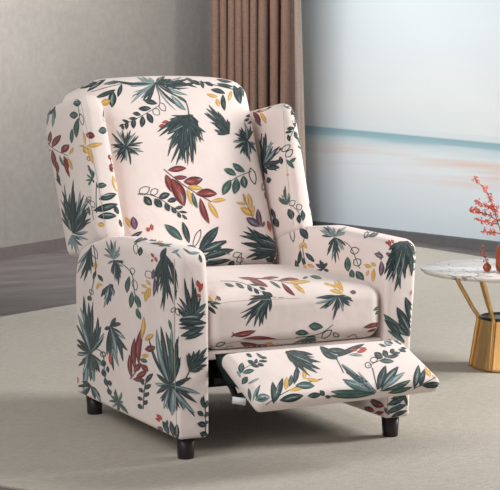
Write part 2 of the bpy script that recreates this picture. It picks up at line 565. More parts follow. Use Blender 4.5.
MOTIFS['wing_l'] = '''
@ 30 70 4.9
g 126 168 84 222 26; t 112 200 110 282 14; t 96 202 82 272 11; G 120 180 124 240 10
G 212 166 250 160 36; G 194 222 236 220 36; og 246 214 260 270 18; G 236 236 228 332 28; G 206 288 204 360 20; LG 3 236 176 240 240 206 300
r 94 368 102 300 20; r 108 378 152 318 30; r 154 405 192 366 34; r 108 390 126 482 24; r 96 385 92 425 14; r 166 420 186 492 22; y 190 414 214 378 14; y 184 426 208 490 16; G 145 420 166 472 12; Lr 3 92 366 130 395 188 420
r 274 314 318 326 34; y 272 370 260 300 12; y 276 372 356 360 22; y 285 376 308 462 22; y 262 376 286 408 30; y 270 372 240 370 10; or 282 424 290 446 10; Lg 3 284 466 294 478 286 492
G 336 300 378 292 36; g 360 195 386 292 18; g 352 166 378 204 16; G 372 270 396 332 16; g 380 300 402 372 16
r 385 414 396 442 16; r 388 468 424 482 28; Lr 3 390 430 404 470
@ 50 160 4.9
Fgt 116 358 24 115 95 148 150 98 160 166 170 182 190 58 148 66 200 78 270 190 230 202 286 186 352 180 312 56 235 92 308 130 200
g 112 360 118 150 26; g 120 360 186 250 26
Ftg 108 368 16 130 462 160 422 190 392 108 442 146 392 90 420
oG 180 206 200 180 18; oG 200 200 218 234 20; LG 3 204 228 214 292; G 190 226 196 272 14; oG 186 190 196 214 10
g 240 192 326 166 34; g 214 248 332 216 36; g 234 278 326 274 34; G 226 130 278 124 28; Lg 4 228 110 226 180 228 260; g 316 222 336 266 22; t 250 176 310 166 8; t 250 270 310 270 8
FGg 208 95 14 184 25 216 55 180 70 190 126 216 112 196 40 176 100
r 294 20 330 60 40; y 306 76 336 166 20; G 330 86 352 108 16; y 234 312 268 320 24
g 34 60 50 120 14; g 30 90 56 128 10; y 88 0 110 50 14; r 66 0 98 86 16; r 28 0 38 70 18
g 340 290 352 330 14; m 362 250 366 300 12
Ls 2.4 150 -290 200 -60 236 120 268 310
'''
MOTIFS['back'] = '''
@ 30 70 4.9
g 244 90 332 60 24; g 280 106 372 46 22; g 322 136 420 96 22; g 402 184 404 100 40; t 402 172 404 118 12; g 430 132 450 70 22; G 360 70 440 60 16; y 346 168 394 150 34; Lg 3 300 108 380 84 450 68; t 290 90 340 70 8; g 340 150 352 190 14
@ 100 65 4.9
Ftg 270 90 20 150 106 60 76 180 60 235 62 160 150 150 190 200 165 420 220
Fgt 272 90 24 320 52 400 60 492 80 476 110 430 148 232 192 340 100 368 128 440 66 210 175 300 60 350 70
g 290 80 360 100 40; t 200 76 256 90 12
Lg 4 274 104 290 150 294 186
og 292 186 320 226 26; og 260 216 292 244 28; g 214 172 280 190 26; Lg 3 294 196 200 252 104 298
g 250 212 188 214 26; g 230 236 258 286 30; g 208 250 204 306 28; g 200 246 160 236 20; g 168 264 164 312 26; g 184 264 140 262 16; g 132 274 130 316 20; g 144 280 108 268 14; g 106 294 116 318 16; g 118 290 94 302 12
Fgt 128 402 16 56 332 80 320 110 315 150 318 176 330 190 346 212 380 216 426 190 442 160 436 130 472 100 482 80 470 60 432 52 392 150 492 70 362
g 128 402 84 440 26; g 128 402 72 400 22
R 288 300 322 298 20; R 304 284 336 276 16; R 342 302 360 300 18; LR 2 320 290 370 268
Lg 5 398 165 425 192 436 244
Fgg 436 244 25 340 266 280 330 290 350 330 370 332 450 348 480 372 492 402 470 430 492 456 486 470 440 492 380 490 332 484 282 458 256 352 410 382 296 400 420 420 380
g 436 250 400 340 44; g 436 250 440 400 36; g 440 250 480 330 34; g 430 250 330 340 34; t 430 300 424 380 7; t 420 290 350 330 6
t 350 150 420 222 26; G 372 150 426 182 14
@ 180 65 3.5
Fgg 18 178 18 90 236 84 266 62 252 40 342 20 346 0 332
Lg 3 70 58 130 72 206 90
y 94 102 132 112 12; y 128 118 136 146 14; y 180 90 170 126 12; g 130 65 186 76 14; g 108 86 158 100 17; g 150 104 156 160 18; g 188 72 212 136 26; g 200 100 222 70 14; g 214 70 222 112 12; g 40 54 72 70 13; g 74 55 82 82 12; g 86 60 116 74 12; g 128 50 182 60 11; g 234 95 250 150 12; G 20 45 50 62 10; g 176 52 214 64 10
Fgg 172 240 18 84 168 100 140 92 152 130 162 150 185 166 190 120 226 130 242 114 200
g 172 242 120 190 22
Fgt 236 266 14 190 240 184 270 190 292 210 312 226 318 246 340 266 305 271 280 256 230 246 214 225 200 206 224 214 218 240 322 200 255 222 240
g 230 180 256 176 12; g 224 196 242 188 10; g 236 205 262 196 10; g 246 160 258 176 12
LG 2.5 172 412 200 392 250 372
G 196 386 154 364 22; G 226 374 184 344 22; G 178 402 150 455 28; G 198 396 190 452 28; G 222 388 226 432 26; og 246 360 262 418 20; t 222 396 226 420 8
@ 130 160 4.9
og 44 166 96 134 34; Lg 3 38 170 60 164 140 186 244 262; og 100 166 138 146 28
g 70 178 106 222 36; g 120 190 156 232 36; g 140 188 196 166 32; g 175 208 192 252 26; g 184 202 230 194 26; g 205 230 226 262 22; g 220 236 260 228 18; g 232 258 248 284 16; g 240 252 280 258 13; g 255 268 280 292 14
Lr 4 165 45 270 128 400 206
r 186 50 276 40 30; r 176 72 206 158 36; r 204 92 266 226 60; r 214 84 280 84 22; r 264 106 356 94 46; r 324 166 426 166 44; r 344 188 388 312 32; R 240 130 256 200 14; t 244 160 262 204 10; t 330 100 350 90 8
y 284 130 356 142 24; y 280 145 306 222 24; G 304 160 330 236 22; y 398 204 470 194 20; y 384 206 432 286 24
m 14 278 26 342 36; y -22 280 0 330 22; R 84 330 92 352 18; R 104 314 108 346 18
G 170 316 256 392 40; g 258 304 290 408 30; og 346 340 310 430 24; g 432 328 340 432 48; t 420 344 360 410 10
Fgt 330 446 32 476 402 494 462 430 352 382 492 360 496 400 372 450 430
g 0 380 60 350 20; G 280 420 330 440 20; t 270 430 320 420 10
@ 200 230 4.9
g 10 84 86 -5 30; g 0 112 130 52 36; g 6 140 166 96 38; g 10 170 150 146 28; g 10 192 132 186 26; t 20 100 110 60 7; t 30 150 120 140 6
og 160 128 200 114 22; og 178 152 212 140 24; g 166 150 136 182 28; g 166 202 182 170 24; g 190 186 230 178 24; Lg 3 204 110 190 180 120 202
g 320 140 376 156 24; g 254 180 346 180 28; g 290 196 346 166 18; g 346 192 376 160 22; g 370 80 412 152 20; g 390 140 414 190 18
@ 220 160 4.9
y 150 242 136 164 24; y 120 212 114 164 13; y 78 208 134 216 13; y 100 234 168 272 34; m 128 284 192 326 38; t 146 294 180 318 8; m 200 326 184 240 28; y 156 276 166 222 13; m 206 330 216 300 14; R 232 296 246 352 18; Lm 3 110 168 160 280 196 330
Fgg 290 440 28 95 370 100 405 110 350 130 325 160 340 200 360 236 372 125 482 150 488 172 472 244 392 140 440 260 380 230 500
g 290 440 170 380 50; g 290 440 180 440 40; g 290 440 226 390 40; t 280 420 200 390 6; t 270 440 180 430 5
og 216 108 210 150 16; og 224 150 236 200 20; g 236 176 246 208 8
'''
MOTIFS['wing_r'] = '''
@ 180 65 3.5
r 256 164 282 202 18; y 280 164 302 206 14; r 264 166 322 146 11; m 262 190 286 214 10
g 390 176 402 150 14; g 404 170 416 196 12; Lg 2.5 410 188 396 230 380 266; g 394 205 420 214 16; g 374 224 400 220 14; g 400 232 414 262 16; g 378 244 384 268 13; g 368 238 394 232 10; t 360 140 400 150 14; G 372 150 392 140 8
Fgt 288 352 20 300 236 320 266 350 284 354 330 350 362 306 382 292 250 330 300
Lg 4 286 240 284 320 296 402; g 300 345 350 340 18
og 356 302 386 280 16; og 370 322 394 296 18; g 350 320 356 348 16; G 370 330 400 362 14; G 380 342 406 324 12; g 346 300 356 290 8
y 372 384 382 385 9; g 308 392 314 412 16; t 300 290 330 270 6
@ 220 160 4.9
FGt 330 218 20 320 124 300 170 288 180 290 200 336 160 302 208 344 180
og 340 222 368 200 24; og 374 236 402 224 26; g 336 240 354 292 34; g 386 268 390 312 22; g 402 244 406 300 22; Lg 3 350 220 380 250 396 280
g 264 280 286 330 30; g 252 236 272 290 20; g 225 40 292 34 26; g 236 90 240 115 18
Ls 2 312 -240 318 -100 340 160 362 320
'''
MOTIFS['seat'] = '''
@ 200 230 4.9
Lr 3 188 234 320 240 480 268
r 190 234 292 240 14; r 290 240 388 232 13; r 240 242 332 276 26; r 384 248 486 243 16; r 400 258 466 322 22; G 340 250 396 286 14; y 440 256 492 250 12; y 470 270 494 302 14; r 300 256 330 280 14
Lg 2.5 100 250 200 258 322 312
g 120 262 168 276 16; g 174 260 218 286 18; g 234 268 256 302 20; g 264 286 290 314 18; g 240 266 304 270 10; g 290 280 322 292 13; g 305 300 326 322 17; g 310 310 352 313 12
Fgg 336 318 25 240 340 230 370 200 432 224 472 245 440 265 476 290 476 306 466 325 440 342 400 350 362 356 326 270 342
g 330 330 250 420 34; g 332 330 290 440 34; t 320 350 270 430 5
y 40 324 66 356 12; y 80 330 76 350 10; m 80 324 102 346 16; G 28 350 102 362 15; g 34 374 78 412 18; g 50 362 88 386 12
Lg 2 356 329 372 329; Lg 2 382 331 410 331
Ls 2 20 376 150 352 300 342 490 334
@ 290 210 3.5
y 10 258 52 292 14; y 0 256 72 250 12; G 44 240 64 234 8; G 70 232 112 240 12
y 134 262 186 272 9; y 140 280 186 292 14; y 154 250 182 282 11; y 166 245 186 285 10; y 118 256 142 262 8; m 210 286 232 290 14; Ly 2 140 258 176 290
Fgt 166 300 14 90 308 88 326 105 346 120 346 136 332 150 386 166 352 186 356 212 336 222 320 200 302 216 310
LG 2.5 20 446 100 434 150 402
G 66 404 116 410 24; G 18 430 66 432 20; G 50 452 92 444 20; og 110 448 146 420 18; og 150 432 172 442 12
r 258 412 322 398 17; r 270 426 312 414 10; G 292 352 318 334 12; g 298 366 316 344 10; Lg 2 200 446 225 436 240 450 262 446
@ 200 320 4.083
r 130 62 228 44 24; r 170 78 320 80 14; r 164 92 262 112 26; r 230 100 312 106 12; y 264 96 302 100 10; G 390 56 432 50 18; G 445 25 492 30 34; G 380 96 442 74 14; G 424 96 476 80 20; og 64 106 102 92 14; Lg 2 98 120 116 106 132 108; Lr 4 126 70 140 60 130 50
Ls 2 40 112 170 86 340 78 490 70
'''
MOTIFS['arm_r'] = '''
@ 290 210 3.5
Lg 3 60 60 45 130 55 190
og 4 60 12 112 14; g 34 64 62 102 26; y 44 110 60 136 12; y 40 114 34 140 10; g 36 140 28 192 15; g 54 150 86 182 16; g 20 174 26 216 14; g 44 166 50 196 10; y 50 190 56 216 12; y 60 190 86 200 12
Fgg 118 206 16 90 188 105 174 130 184 136 214 92 214 112 180
Ftg 156 92 14 104 70 116 60 130 55 150 60 176 64 198 60 195 76 110 90
Fgt 156 96 14 196 126 190 142 176 150 160 186 146 178 130 160 134 122 180 132 150 150
og 262 98 272 76 12; g 274 93 312 79 16; Lg 2 260 100 276 80 292 74
Lg 2.5 190 110 215 134 244 205
og 212 146 242 138 22; og 224 192 248 174 24; G 202 164 203 216 24; G 216 208 220 242 20; G 232 214 258 246 26
y 260 190 286 200 14; y 284 184 302 196 12; y 294 204 290 252 15; y 276 210 268 232 10; m 296 152 328 166 18; m 310 144 320 176 13; m 320 178 318 232 20; m 336 150 352 160 12; t 304 156 322 164 6
R 346 104 350 130 12; R 334 110 346 120 10; R 354 104 364 118 10; Ly 2 262 196 300 196
Fgg 398 112 24 345 140 350 180 336 195 330 226 336 246 360 250 365 286 386 276 402 242 430 202 440 162 436 140 420 120 374 120 350 160 426 232
g 400 115 370 200 40; g 400 115 400 220 36; g 400 118 428 180 30; t 390 140 360 230 5; t 400 150 380 240 5
G 328 364 418 442 28; g 330 382 402 462 16; g 374 340 422 432 32; g 404 305 428 402 30; G 340 420 402 466 12; t 342 452 402 482 10; t 390 370 420 430 6; y 426 280 424 298 6
Lg 3 441 120 444 145 438 160
@ 320 320 4.083
g 270 0 330 60 22; g 320 0 372 70 24
r 205 330 262 352 30; r 180 358 222 372 22; r 220 384 262 376 16; g 206 320 250 340 12; m 264 356 282 388 16
g 274 348 352 310 26; g 274 382 352 346 26; g 290 322 356 300 18; g 290 396 356 370 18; t 284 362 340 334 7; g 340 300 356 350 14
Ls 2 276 294 276 390
'''
MOTIFS['foot'] = '''
@ 200 320 4.083
LG 2.5 170 206 210 182 274 164
G 165 218 172 174 26; G 174 216 222 205 20; G 172 262 194 232 24; g 188 138 212 152 14; g 194 166 222 176 17; g 208 184 242 192 14; g 232 158 224 180 14; g 234 180 262 186 14; g 240 166 274 170 11; G 230 135 262 160 12; t 150 208 166 236 10; g 250 150 274 156 10
t 195 262 242 238 10; G 206 332 198 278 14; t 216 330 242 268 12; G 230 322 246 264 10
t 226 326 286 314 34; g 234 325 274 319 11
Lg 3.5 268 346 340 300 420 262 500 240
g 300 342 296 252 26; g 300 340 338 236 26; t 306 318 322 262 10; y 350 286 354 232 22; G 364 272 374 224 20; g 384 262 396 190 22; y 364 288 418 282 17; G 390 268 468 270 32; y 424 242 430 198 18; y 430 238 490 248 14; g 326 328 422 308 34; g 440 310 494 304 24; t 400 268 450 268 8; t 350 322 400 314 7
Fgg 350 130 26 492 202 480 216 450 192 430 212 400 190 490 172 462 142 412 132 440 170
g 352 130 460 176 40; t 380 145 460 180 5
@ 320 320 4.083
g 0 108 72 160 34; g 30 120 112 128 26; g 60 152 182 98 22; g 10 130 60 160 22; Lg 4 68 160 84 190 96 216; t 40 132 80 150 5
R 124 120 152 124 13; R 150 132 192 120 16; R 160 116 190 114 8; t 118 142 176 146 12
Ftg 228 294 28 90 180 104 214 100 255 92 242
G 226 296 92 242 28; G 224 300 44 292 32; G 220 302 36 310 22; t 200 280 110 250 9; g 210 285 86 182 16
g 238 284 268 186 34; g 250 284 320 190 34; t 256 280 346 214 24; G 276 286 370 246 24; G 278 298 376 274 20; t 260 262 306 206 9; g 244 290 350 262 14
Lg 4 234 284 224 240 214 196; Lg 2.5 196 188 260 158 342 124
og 184 178 210 192 20; og 204 166 236 160 20; g 222 134 256 156 28; g 258 124 276 152 24; g 288 120 302 134 22; G 242 166 302 170 20; g 270 150 322 144 16; g 290 136 328 136 13; g 320 120 352 130 13; g 330 112 354 118 9
g 384 278 402 184 28; t 392 262 400 204 9; g 408 272 428 200 24; y 430 190 452 232 20; y 458 226 484 236 14; g 416 268 488 258 26; Lg 3 380 282 430 256 476 232; g 440 272 486 268 14
t 262 88 292 104 20; G 300 84 372 112 14; G 270 80 300 98 10; g 0 288 18 310 20; g 20 312 44 316 14; G 240 98 270 110 10
'''
def run_motifs(pr, text):
    for ln in text.strip().split('\n'):
        for it in ln.split(';'):
            w = it.split()
            if not w: continue
            k, v = w[0], [float(q) for q in w[1:]]
            if k == '@': pr.crop(*v)
            elif k[0] == 'L': pr.line(k[1], list(zip(v[1::2], v[2::2])), v[0])
            elif k[0] == 'F': pr.fan(k[1], v[0], v[1], list(zip(v[3::2], v[4::2])), v[2], light=k[2])
            elif k[0] == 'o': pr.ring(k[1], *v[:5], lw=3.2)
            else: pr.leaf(k, *v[:5], bend=pr.rng.uniform(-.05, .05))
def scatter(pr, W, H, seed):
    """the same print, repeated freely over a side the photograph does not face (units: mm)"""
    rnd = random.Random(seed); kinds = ['burst', 'sprig', 'frond', 'gold']; q = seed
    nx, ny = max(1, int(W / 105)), max(1, int(H / 105))
    for i in range(nx):
        for j in range(ny):
            cx = (i + .5 + (.25 if j % 2 else -.2)) * W / nx + rnd.uniform(-12, 12); cy = (j + .5) * H / ny + rnd.uniform(-14, 14)
            a0 = rnd.uniform(0, 2 * PI); kd = kinds[q % 4]; q += 1
            P = lambda a, r: (cx + r * math.cos(a0 + a), cy + r * math.sin(a0 + a))
            if kd == 'burst': pr.fan('g', cx, cy, [P(2 * PI * t / 13, rnd.uniform(34, 55)) for t in range(13)], 10, light='t')
            elif kd == 'frond':
                b = P(PI, 30)
                pr.fan('g', *b, [(b[0] + rnd.uniform(60, 85) * math.cos(a0 + (t - 5) * .15), b[1] + rnd.uniform(60, 85) * math.sin(a0 + (t - 5) * .15)) for t in range(11)], 12, light='g')
            else:
                a, b = P(0, 45), P(PI, 45); pr.line('g', [a, (cx, cy), b], 1.6)
                for t in range(8):
                    f = t / 7; x, y = lerp(a[0], b[0], f), lerp(a[1], b[1], f); s_ = 1 if t % 2 else -1
                    an = a0 + s_ * .9; ink = 'G' if kd == 'sprig' else ('r', 'y', 'r', 'm', 'y', 'r', 'y', 'r')[t]
                    pr.leaf(ink, x, y, x + 24 * math.cos(an), y + 24 * math.sin(an), 9 if kd == 'sprig' else 8)
#PRINTS_END

def finish(name, bm, label=None):
    pr = Printer(bm)
    run_motifs(pr, MOTIFS[name])
    far = {'arm_r': ((2, 0, 0), (0, .001, 0), (0, 0, .001), (-1, 0, 0), 735, 555, 1),
           'back': ((.09, 3, .42), (.001, 0, 0), (0, 0, .001), (0, -1, 0), 520, 570, 2),
           'wing_r': ((2, .55, .5), (0, .001, 0), (0, 0, .001), (-1, 0, 0), 400, 420, 3)}
    if name in far:
        o_, u_, v_, d_, W_, H_, sd = far[name]
        pr.plane(o_, u_, v_, d_); scatter(pr, W_, H_, sd)
    return pr
for nm, bm in (('arm_l', arm_l), ('arm_r', arm_r), ('back', back), ('wing_l', wing_l), ('wing_r', wing_r), ('seat', seat), ('foot', foot)):
    finish(nm, bm)
put('armrest', arm_l); put('armrest', arm_r)
put('backrest', back)
put('wing', wing_l); put('wing', wing_r)
put('seat_cushion', seat)
foot_o = put('footrest', foot)

# front rail under the cushion, back panel, dark frame and mechanism
bm = bmesh.new(); box(bm, (AW + .002, .014, .262), (.70 - AW - .002, .05, .284), bevel=.006)
put('front_rail', bm)
bm = bmesh.new(); box(bm, (AW + .004, .70, .07), (.70 - AW - .004, .735, .47), bevel=.01)
pr = Printer(bm); pr.plane((.09, 3, .07), (.001, 0, 0), (0, 0, .001), (0, -1, 0)); scatter(pr, 520, 400, 5)
put('back_panel', bm)
bm = bmesh.new()
box(bm, (AW + .009, .06, .085), (AW + .024, .69, .262)); box(bm, (.70 - AW - .02, .10, .13), (.70 - AW - .003, .69, .262))
box(bm, (AW + .003, .12, .24), (.70 - AW - .003, .69, .268)); box(bm, (AW + .003, .55, .08), (.70 - AW - .003, .60, .26))
put('base_frame', bm, DUST, label='black underside frame')
# linkage that carries the footrest
bm = bmesh.new()
for x in (.125, .575):
    tube(bm, [(x, .16, .20), (x, .02, .255), (x, -.06, .235)], .010, 8, .5)
    tube(bm, [(x + .012, .18, .25), (x + .012, .0, .215), (x + .012, -.14, .205), (x + .012, -.20, .195)], .009, 8, .5)
    tube(bm, [(x + .006, .03, .27), (x + .006, -.07, .18), (x + .006, -.15, .20)], .009, 8, .5)
tube(bm, [(.125, .05, .20), (.575, .05, .20)], .012, 10)
put('mechanism', bm, BLACKMETAL, label='black steel footrest linkage')
# connecting flap and care tag at the left end of the footrest
bm = bmesh.new()
rows = []
for i in range(9):
    t = i / 8
    rows.append([Vector((x, lerp(-.030, -.10, t) + .006 * math.sin(t * 5), lerp(.285, .212, t))) for x in (.092, .112, .135, .155)])
vv = [[bm.verts.new(p) for p in r_] for r_ in rows]
for i in range(8):
    for j in range(3): bm.faces.new((vv[i][j], vv[i + 1][j], vv[i + 1][j + 1], vv[i][j + 1]))
bmesh.ops.solidify(bm, geom=list(bm.faces), thickness=.004)
put('flap', bm, [INK['G']])
bm = bmesh.new()
p = on(239, 401, 0, .078)
M = Matrix.Translation(p) @ Matrix.Rotation(math.radians(12), 4, 'X') @ Matrix.Rotation(math.radians(-35), 4, 'Z')
box(bm, (-.017, -.001, -.009), (.017, .001, .009), M)
tg = put('care_tag', bm, TAGWHITE, label='small white care tag')

# feet
for x, y in ((.041, .041), (.659, .041), (.041, .69), (.659, .69)):
    bm = bmesh.new()
    lathe(bm, [(.0205, 0), (.0215, .003), (.0255, .066)], 28, (x, y, .0045))
    put('leg', bm, BLACKWOOD)

# ------------------------------------------------------------------ room
def wall_strip(name, a, b, z0, z1, thick, away, mat, kind='structure'):
    """a vertical slab from a to b on plan, its body on the side of the vector away"""
    a, b = Vector((a[0], a[1], 0)), Vector((b[0], b[1], 0))
    d = (b - a).normalized(); n = Vector((-d.y, d.x, 0))
    if n.dot(Vector(away)) < 0: n = -n
    bm = bmesh.new(); L = (b - a).length
    s = 1 if d.cross(n).z > 0 else -1
    box(bm, (0, 0, z0), (L, thick, z1))
    M = Matrix((d, n, Vector((0, 0, 1)))).transposed().to_4x4(); M.translation = a
    if s < 0: bmesh.ops.reverse_faces(bm, faces=bm.faces)
    o = link(name, bm, mat, smooth=False); o.matrix_world = M
    if kind: o['kind'] = kind
    return o

L0, L1 = on(0, 259.6, 2, 0), on(70, 248, 2, 0)
R0, R1 = on(312, 229, 2, 0), on(500, 251, 2, 0)
def isect(a, b, c, d):
    r_, s_ = b - a, d - c
    t = ((c.x - a.x) * s_.y - (c.y - a.y) * s_.x) / (r_.x * s_.y - r_.y * s_.x)
    return a + r_ * t
corner = isect(L0, L1, R0, R1)
ld = (L0 - corner).normalized(); rd = (R1 - corner).normalized()
WH = 2.75
# concrete plaster
m = NT('grey_plaster').set(Roughness=.85)
c = m.coords('Object'); n1 = m.noise(c, 1.3, 5, .6); n2 = m.noise(c, 22, 4, .7)
a_ = m.ramp(n1, 0, [(.3, srgb(134, 129, 124)), (.7, srgb(152, 146, 140))])
b_ = m.ramp(n2, 0, [(.35, srgb(126, 121, 116)), (.65, srgb(154, 149, 143))])
mx = m.mix(.35, (a_, 0), (b_, 0)); m.l(mx, 2, m.b, 'Base Color'); m.bump(n2, 0, .15, .004)
PLASTER = m.m
far_l = corner + ld * 7.5
wall_strip('wall_left', far_l, corner - ld * .1, -.02, WH, .12, -Vector((ld.y, -ld.x, 0)) if False else (RT * -1 + FW), PLASTER)
BASEB = simple('taupe_baseboard', srgb(106, 97, 96), .5)
bs = wall_strip('baseboard_left', far_l, corner, 0, .062, .012, (-(RT * -1 + FW)), BASEB)
# right wall behind the mural
far_r = corner + rd * 4.0
wall_strip('wall_right', corner, far_r, -.02, WH, .12, RT + FW, PLASTER)
RAIL = simple('dark_grey_rail', srgb(98, 97, 98), .45)
wall_strip('baseboard_right', corner, far_r, 0, .052, .05, -(RT + FW), RAIL)

# mural: pale sea, wet sand and sky
hz0, hz1 = None, None
nwall = Vector((-rd.y, rd.x, 0));
if nwall.dot(FW) > 0: nwall = -nwall
def on_wall(px, py, off=.03):
    d = ray(px, py); o_ = corner + nwall * off
    t = (o_ - CAM).dot(nwall) / d.dot(nwall); P = CAM + d * t
    return (P - corner).dot(rd), P.z
A0, A1 = on_wall(308, 125), on_wall(500, 143)
slope = (A1[1] - A0[1]) / (A1[0] - A0[0]); zc = A0[1] - slope * A0[0]
m = NT('seascape_print').set(Roughness=.55)
tc = m.n('ShaderNodeTexCoord'); sp = m.n('ShaderNodeSeparateXYZ'); m.l(tc, 'Object', sp, 0)
sx = m.math('MULTIPLY', (sp, 0), slope); v1 = m.math('SUBTRACT', (sp, 2), (sx, 0)); v2 = m.math('SUBTRACT', (v1, 0), zc)   # height over the painted horizon
mp = m.coords('Object', (.7, 1, 9)); ns = m.noise(mp, 1.6, 4, .55)
mp2 = m.coords('Object', (.5, 1, 14)); mp2.inputs['Location'].default_value = (3, 0, 1); ns2 = m.noise(mp2, 1.2, 3, .5)
d1 = m.math('SUBTRACT', (ns, 0), .5); d2 = m.math('MULTIPLY', (d1, 0), .07); 
below = m.math('LESS_THAN', (v2, 0), -.04)
d3 = m.math('MULTIPLY', (d2, 0), (below, 0))
v3 = m.math('ADD', (v2, 0), (d3, 0))
v4 = m.math('MULTIPLY', (v3, 0), 1 / 1.6); v5 = m.math('ADD', (v4, 0), .45)
def P_(h): return h / 1.6 + .45
rp = m.ramp(v5, 0, [(P_(-.60), srgb(194, 206, 214)), (P_(-.38), srgb(206, 215, 221)), (P_(-.20), srgb(214, 220, 224)), (P_(-.10), srgb(210, 217, 220)),
                    (P_(-.058), srgb(190, 205, 211)), (P_(-.034), srgb(146, 177, 185)), (P_(-.006), srgb(136, 168, 180)), (P_(.0), srgb(204, 212, 215)), (P_(.16), srgb(208, 213, 214)), (P_(.8), srgb(196, 206, 212))])
# pinkish sand streaks, stronger to the right
band = m.ramp(v5, 0, [(P_(-.30), (0, 0, 0, 1)), (P_(-.19), (1, 1, 1, 1)), (P_(-.10), (1, 1, 1, 1)), (P_(-.07), (0, 0, 0, 1))])
st = m.ramp(ns2, 0, [(.42, (0, 0, 0, 1)), (.60, (1, 1, 1, 1))])
gx = m.math('MULTIPLY', (sp, 0), .45); gx.use_clamp = True
f1 = m.math('MULTIPLY', (band, 0), (st, 0)); f2 = m.math('MULTIPLY', (f1, 0), (gx, 0)); f3 = m.math('MULTIPLY', (f2, 0), .8)
mx = m.mix((f3, 0), (rp, 0), srgb(214, 180, 168))
cl = m.noise(m.coords('Object', (.5, 1, 1.6), (0, .5, 0)), 1.1, 4, .5)
clr = m.ramp(cl, 0, [(.40, (0, 0, 0, 1)), (.75, (1, 1, 1, 1))])
above = m.math('GREATER_THAN', (v2, 0), .03); f4 = m.math('MULTIPLY', (clr, 0), (above, 0)); f5 = m.math('MULTIPLY', (f4, 0), .45)
mx2 = m.mix((f5, 0), (mx, 2), srgb(222, 228, 228))
m.l(mx2, 2, m.b, 'Base Color')
MURAL = m.m
s0 = on_wall(286, 125)[0]
bm = bmesh.new(); box(bm, (s0, 0, .054), (3.8, .03, WH - .1), bevel=.002)
mu = link('seascape_mural', bm, MURAL, smooth=False)
Mx = Matrix((rd, nwall, Vector((0, 0, 1)))).transposed().to_4x4(); Mx.translation = corner
mu.matrix_world = Mx
tag(mu, 'wall-sized pale blue seascape panel right of the curtain, sea horizon and wet beach', 'mural')

# floor
m = NT('grey_stone_floor').set(Roughness=.55)
c = m.coords('Object', (1, 3.5, 1), (0, 0, -.5)); n1 = m.noise(c, 2.2, 6, .65); n2 = m.noise(m.coords('Object'), 40, 3)
r1 = m.ramp(n1, 0, [(.3, srgb(76, 70, 69)), (.5, srgb(94, 87, 86)), (.7, srgb(114, 107, 105))])
m.l(r1, 0, m.b, 'Base Color'); m.bump(n2, 0, .05, .002)
bm = bmesh.new(); box(bm, (-6, -6, -.1), (6, 8.5, 0))
fl = link('floor', bm, m.m, smooth=False); fl['kind'] = 'structure'

# rug
e0, e1 = on(0, 317, 2, .004), on(75, 304, 2, .004)
g0, g1 = on(0, 483, 2, .01), on(45, 490, 2, .01)
k0 = isect(e0, e1, g0, g1)
bd = (e1 - e0).normalized(); gd = (g1 - g0).normalized()
kr = isect(e0, e1, corner + nwall * .22, far_r + nwall * .22)
kf = isect(g0, g0 + gd, Vector((0, -3.2, 0)), Vector((1, -3.2, 0)))
plan = [k0, kf, Vector((3.9, -3.2, 0)), kr + rd * 0]
m = NT('beige_rug_pile').set(Roughness=.95)
c = m.coords('Object'); n1 = m.noise(c, 160, 3, .7); n2 = m.noise(c, 2.0, 4, .6)
cc = m.coords('Object', (1, 5, 1), (0, 0, .5)); n3 = m.noise(cc, 34, 4, .7)
a_ = m.ramp(n1, 0, [(.3, srgb(140, 132, 118)), (.7, srgb(194, 185, 170))])
b_ = m.ramp(n2, 0, [(.3, srgb(158, 150, 135)), (.7, srgb(178, 170, 155))])
c_ = m.ramp(n3, 0, [(.32, srgb(136, 130, 120)), (.68, srgb(192, 186, 176))])
mx = m.mix(.5, (a_, 0), (b_, 0)); mx2 = m.mix(.5, (mx, 2), (c_, 0)); m.l(mx2, 2, m.b, 'Base Color')
m.b.inputs['Sheen Weight'].default_value = .2
bp = m.bump(n3, 0, .4, .006); m.bump(n1, 0, .5, .004, bp)
bm = bmesh.new()
vb = [bm.verts.new((p.x, p.y, .0)) for p in plan]; f_ = bm.faces.new(vb)
r_ = bmesh.ops.extrude_face_region(bm, geom=[f_]); 
for v in r_['geom']:
    if isinstance(v, bmesh.types.BMVert): v.co.z = .0045
bmesh.ops.recalc_face_normals(bm, faces=bm.faces)
rug = link('rug', bm, m.m, smooth=False)
tag(rug, 'large beige woven rug under the armchair and the side table', 'rug')

# curtains: folded cloth, drawn on plan from the wall corner outwards
def curtain(name, pts, z0, z1, folds, amp, mat, label, seed=1, lean=0):
    rnd = random.Random(seed); bm = bmesh.new()
    a, b = Vector(pts[0]), Vector(pts[1]); d = (b - a); L = d.length; d.normalize(); n = Vector((-d.y, d.x, 0))
    N = folds * 14; rows = 22; grid_ = []
    ph = [rnd.uniform(.75, 1.25) for _ in range(folds + 2)]
    cum = [0]
    for q in ph[:folds]: cum.append(cum[-1] + q)
    for j in range(rows + 1):
        z = z0 + (z1 - z0) * j / rows; line = []
        for i in range(N + 1):
            k = min(folds - 1, i // 14); fr = (i - k * 14) / 14
            s_ = (cum[k] + (cum[k + 1] - cum[k]) * fr) / cum[folds] * L
            am = amp * (.7 + .5 * (ph[k] - .75)) * (1 + .15 * math.sin(z * 2 + k))
            off = am * math.cos(2 * PI * fr) + .006 * math.sin(3 * z + i * .3)
            sway = lean * (z1 - z) * (.4 + .6 * s_ / L)
            line.append(bm.verts.new(a + d * (s_ + sway + .012 * math.sin(4 * PI * fr)) + n * off + Vector((0, 0, z))))
        grid_.append(line)
    for j in range(rows):
        for i in range(N): bm.faces.new((grid_[j][i], grid_[j][i + 1], grid_[j + 1][i + 1], grid_[j + 1][i]))
    bmesh.ops.recalc_face_normals(bm, faces=bm.faces)
    bmesh.ops.solidify(bm, geom=list(bm.faces), thickness=.004)
    o = link(name, bm, mat); tag(o, label, 'curtain'); return o

